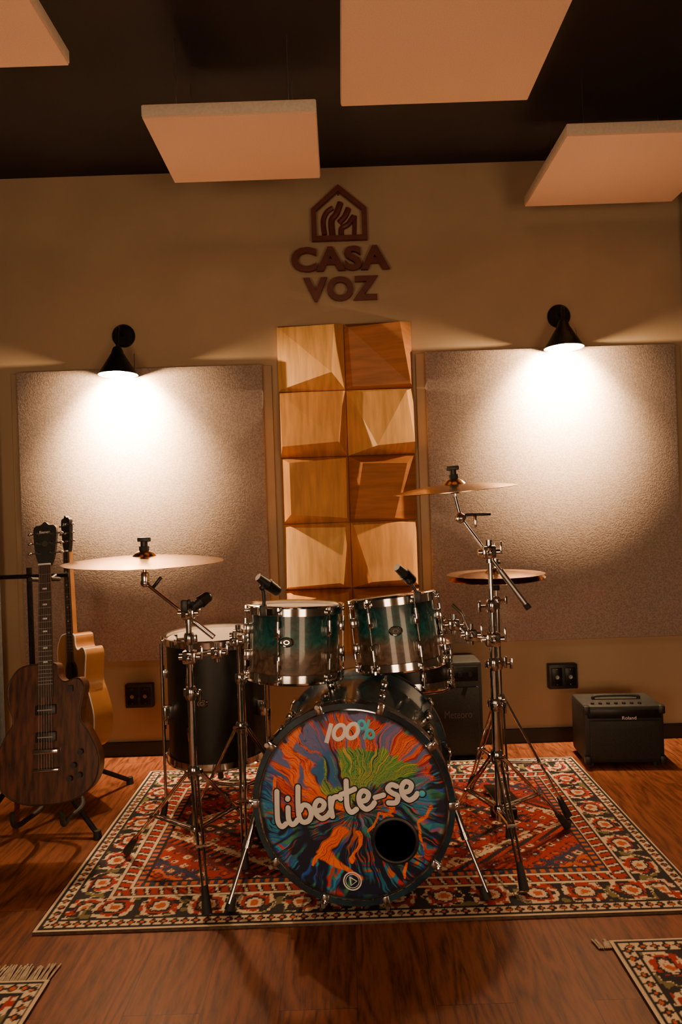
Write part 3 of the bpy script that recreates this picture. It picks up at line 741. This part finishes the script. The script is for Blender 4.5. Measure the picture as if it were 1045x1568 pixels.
# ------------------------------------------------------------ guitars
def guitar(mx,top,side,acoustic,org):
    m=M()
    o=[(0,0),(.10,.012),(.17,.065),(.188,.15),(.155,.235),(.122,.29),(.128,.35),(.138,.405),(.115,.435),(.07,.425),(.045,.445),(.035,.49),(-.03,.495),(-.10,.482),(-.140,.42),(-.135,.35),(-.122,.29),(-.155,.235),(-.188,.15),(-.17,.065),(-.10,.012)]
    c=catmull([(a,b,0) for a,b in o],5,True); P=[(p.x,p.y) for p in c]
    G=mx@R(90,'X')
    th=.085 if acoustic else .055
    m.prism(P,th,side,G@T((0,0,-th)))
    m.prism([(x*.985,.25+(y-.25)*.985) for x,y in P],.002,top,G)
    m.tube([(x,y,0) for x,y in P],.003,ROSE if not acoustic else WHITE,6,G,loop=True)
    if acoustic:
        m.lathe([(0,.0035),(.046,.0035)],HOLEM,G@T((0,.325,0)),32); m.lathe([(.047,.003),(.060,.0035),(.060,0)],ROSE,G@T((0,.325,0)),32)
        m.box((0,.165,.006),(.15,.028,.010),ROSE,G,bev=.003); z0=.37; br=.165
        m.prism([(.04,.30),(.085,.27),(.085,.19),(.04,.22)],.003,ROSE,G)
    else:
        for z in (.33,.235): m.box((0,z,.007),(.075,.034,.012),BLK,G,bev=.003); m.box((0,z,.014),(.055,.004,.003),STEEL,G)
        m.box((0,.185,.012),(.09,.016,.012),CHR,G,bev=.002); m.box((0,.12,.010),(.095,.012,.012),CHR,G,bev=.003)
        for a,b in ((.10,.13),(.125,.175),(.085,.085),(.12,.095)): m.cyl((a,b,0),(a,b,.018),.010,BLK,mx=G)
        m.box((.09,.40,.006),(.02,.02,.01),BLK,G); z0=.375; br=.12
    def tp(z): return .0275-(z-.40)*.0125
    m.add([(-tp(.44),.44,.0),(tp(.44),.44,0),(tp(.86),.86,0),(-tp(.86),.86,0),(-tp(.44)*.6,.44,-.024),(tp(.44)*.6,.44,-.024),(tp(.86)*.6,.86,-.020),(-tp(.86)*.6,.86,-.020)],[[0,1,2,3],[7,6,5,4],[0,4,5,1],[1,5,6,2],[2,6,7,3],[3,7,4,0]],side,G)
    m.prism([(-tp(z0),z0),(tp(z0),z0),(tp(.86),.86),(-tp(.86),.86)],.008,ROSE,G)
    for k in range(20):
        z=.86-.64*(1-2**(-(k+1)/12))*1.0
        if z>z0+.01: m.box((0,z,.009),(tp(z)*1.95,.0022,.002),STEEL,G)
        if k in (2,4,6,8,11,14): m.box((0,z+.012,.0085),(.016,.006,.001),WHITE,G)
    m.box((0,.862,.008),(.044,.006,.008),WHITE,G)
    hp=catmull([(-.022,.858,0),(-.036,.90,0),(-.044,.985,0),(-.036,1.008,0),(-.016,1.012,0),(0,1.024,0),(.016,1.012,0),(.036,1.008,0),(.044,.985,0),(.036,.90,0),(.022,.858,0)],4)
    m.prism([(p.x,p.y) for p in hp],.015,BLK,G@T((0,0,-.012)))
    m.lathe([(0,.001),(.011,.001)],CHR,G@T((0,.94,.003)),16); m.text('Ibanez',.04,.010,.001,WHITE,G@T((0,.985,.003)))
    for k in range(3):
        for sx in (-1,1):
            z=.905+k*.037; m.cyl((sx*.025,z,.0),(sx*.025,z,.016),.004,CHR,mx=G); m.cyl((sx*.036,z,-.004),(sx*.055,z,-.004),.003,CHR,mx=G); m.sph((sx*.060,z,-.004),.009,CHR,G,sc=(.9,.6,1))
    for k in range(6):
        u=(k-2.5); m.cyl((u*.0098,br,.014),(u*.0066,.862,.013),.0006,STEEL,seg=5,mx=G)
    return m.build('acoustic_guitar' if acoustic else 'electric_guitar',org)
G1=T((-1.085,2.44,.19))@R(-2.5,'Y')@R(-9,'X')
guitar(G1,WAL,WALS,False,(-1.07,2.45,.2))
G2=T((-1.19,2.97,.21))@R(-3,'Y')@R(-6,'X')@R(-44,'Z')
guitar(G2,NAT,MAPLE,True,(-1.15,2.96,.2))
# guitar stand
m=M()
P0=(-1.25,2.72)
m.tube([(P0[0],P0[1],.16),(P0[0]-.01,P0[1]+.02,1.02)],.011,BLKM)
m.cyl((-1.50,2.735,.985),(-1.10,2.735,.985),.009,BLKM); m.cyl((-1.50,2.72,.28),(-1.0,2.72,.28),.009,BLKM)
for gx in (-1.15,-1.42):
    m.cyl((gx,2.735,.985),(gx,2.68,.975),.008,BLKM)
    for sx in (-1,1): m.tube(catmull([(gx,2.68,.975),(gx+sx*.035,2.675,.975),(gx+sx*.04,2.63,.98),(gx+sx*.038,2.59,.985)],5),.008,RUB)
for gx,yy in ((-1.085,2.40),):
    for sx in (-1,1):
        m.tube(catmull([(P0[0]+.05,2.70,.28),(gx+sx*.07,2.58,.150),(gx+sx*.075,yy+.04,.140),(gx+sx*.085,yy-.03,.15),(gx+sx*.085,yy-.045,.20)],6),.009,RUB)
for fx,fy in ((-.962,2.58),(-1.40,2.42),(-1.0,3.10),(-1.46,3.0)):
    m.tube([(P0[0],P0[1],.30),(fx,fy,.015)],.010,BLKM); m.cyl((fx-.0,fy,.03),(fx,fy,0),.013,RUB,.017)
m.build('guitar_stand',(P0[0],P0[1],0))

# ------------------------------------------------------------ lights, world, camera
def area(name,loc,rot,size,e,c):
    l=bpy.data.lights.new(name,'AREA'); l.energy=e; l.color=c; l.size=size; l.shape='SQUARE'
    o=bpy.data.objects.new(name,l); o.location=loc; o.rotation_euler=[math.radians(a) for a in rot]; COL.objects.link(o)
area('room_fill',(-1.1,-1.2,.85),(97,0,-14),.9,30,(1,.64,.37))  # added low fill behind the camera, lifts ceiling panels and lower wall
area('room_fill',(1.2,-1.3,.7),(99,0,14),.9,29,(1,.62,.35))  # matching added fill on the right, no fixture behind it
area('overhead_fill',(0,.3,2.85),(18,0,0),1.0,15,(1,.64,.37))  # added soft overhead fill for floor and rugs, not a ceiling fixture
w=bpy.data.worlds.new('world'); w.use_nodes=True; bpy.context.scene.world=w
w.node_tree.nodes['Background'].inputs[0].default_value=(1,.7,.45,1); w.node_tree.nodes['Background'].inputs[1].default_value=.02
cd=bpy.data.cameras.new('camera'); cd.sensor_fit='VERTICAL'; cd.sensor_height=36; cd.lens=24; cd.clip_start=.05
co=bpy.data.objects.new('camera',cd); COL.objects.link(co)
co.matrix_world=T((0,0,1.2))@R(90,'X')@R(-1.95,'Z')
bpy.context.scene.camera=co
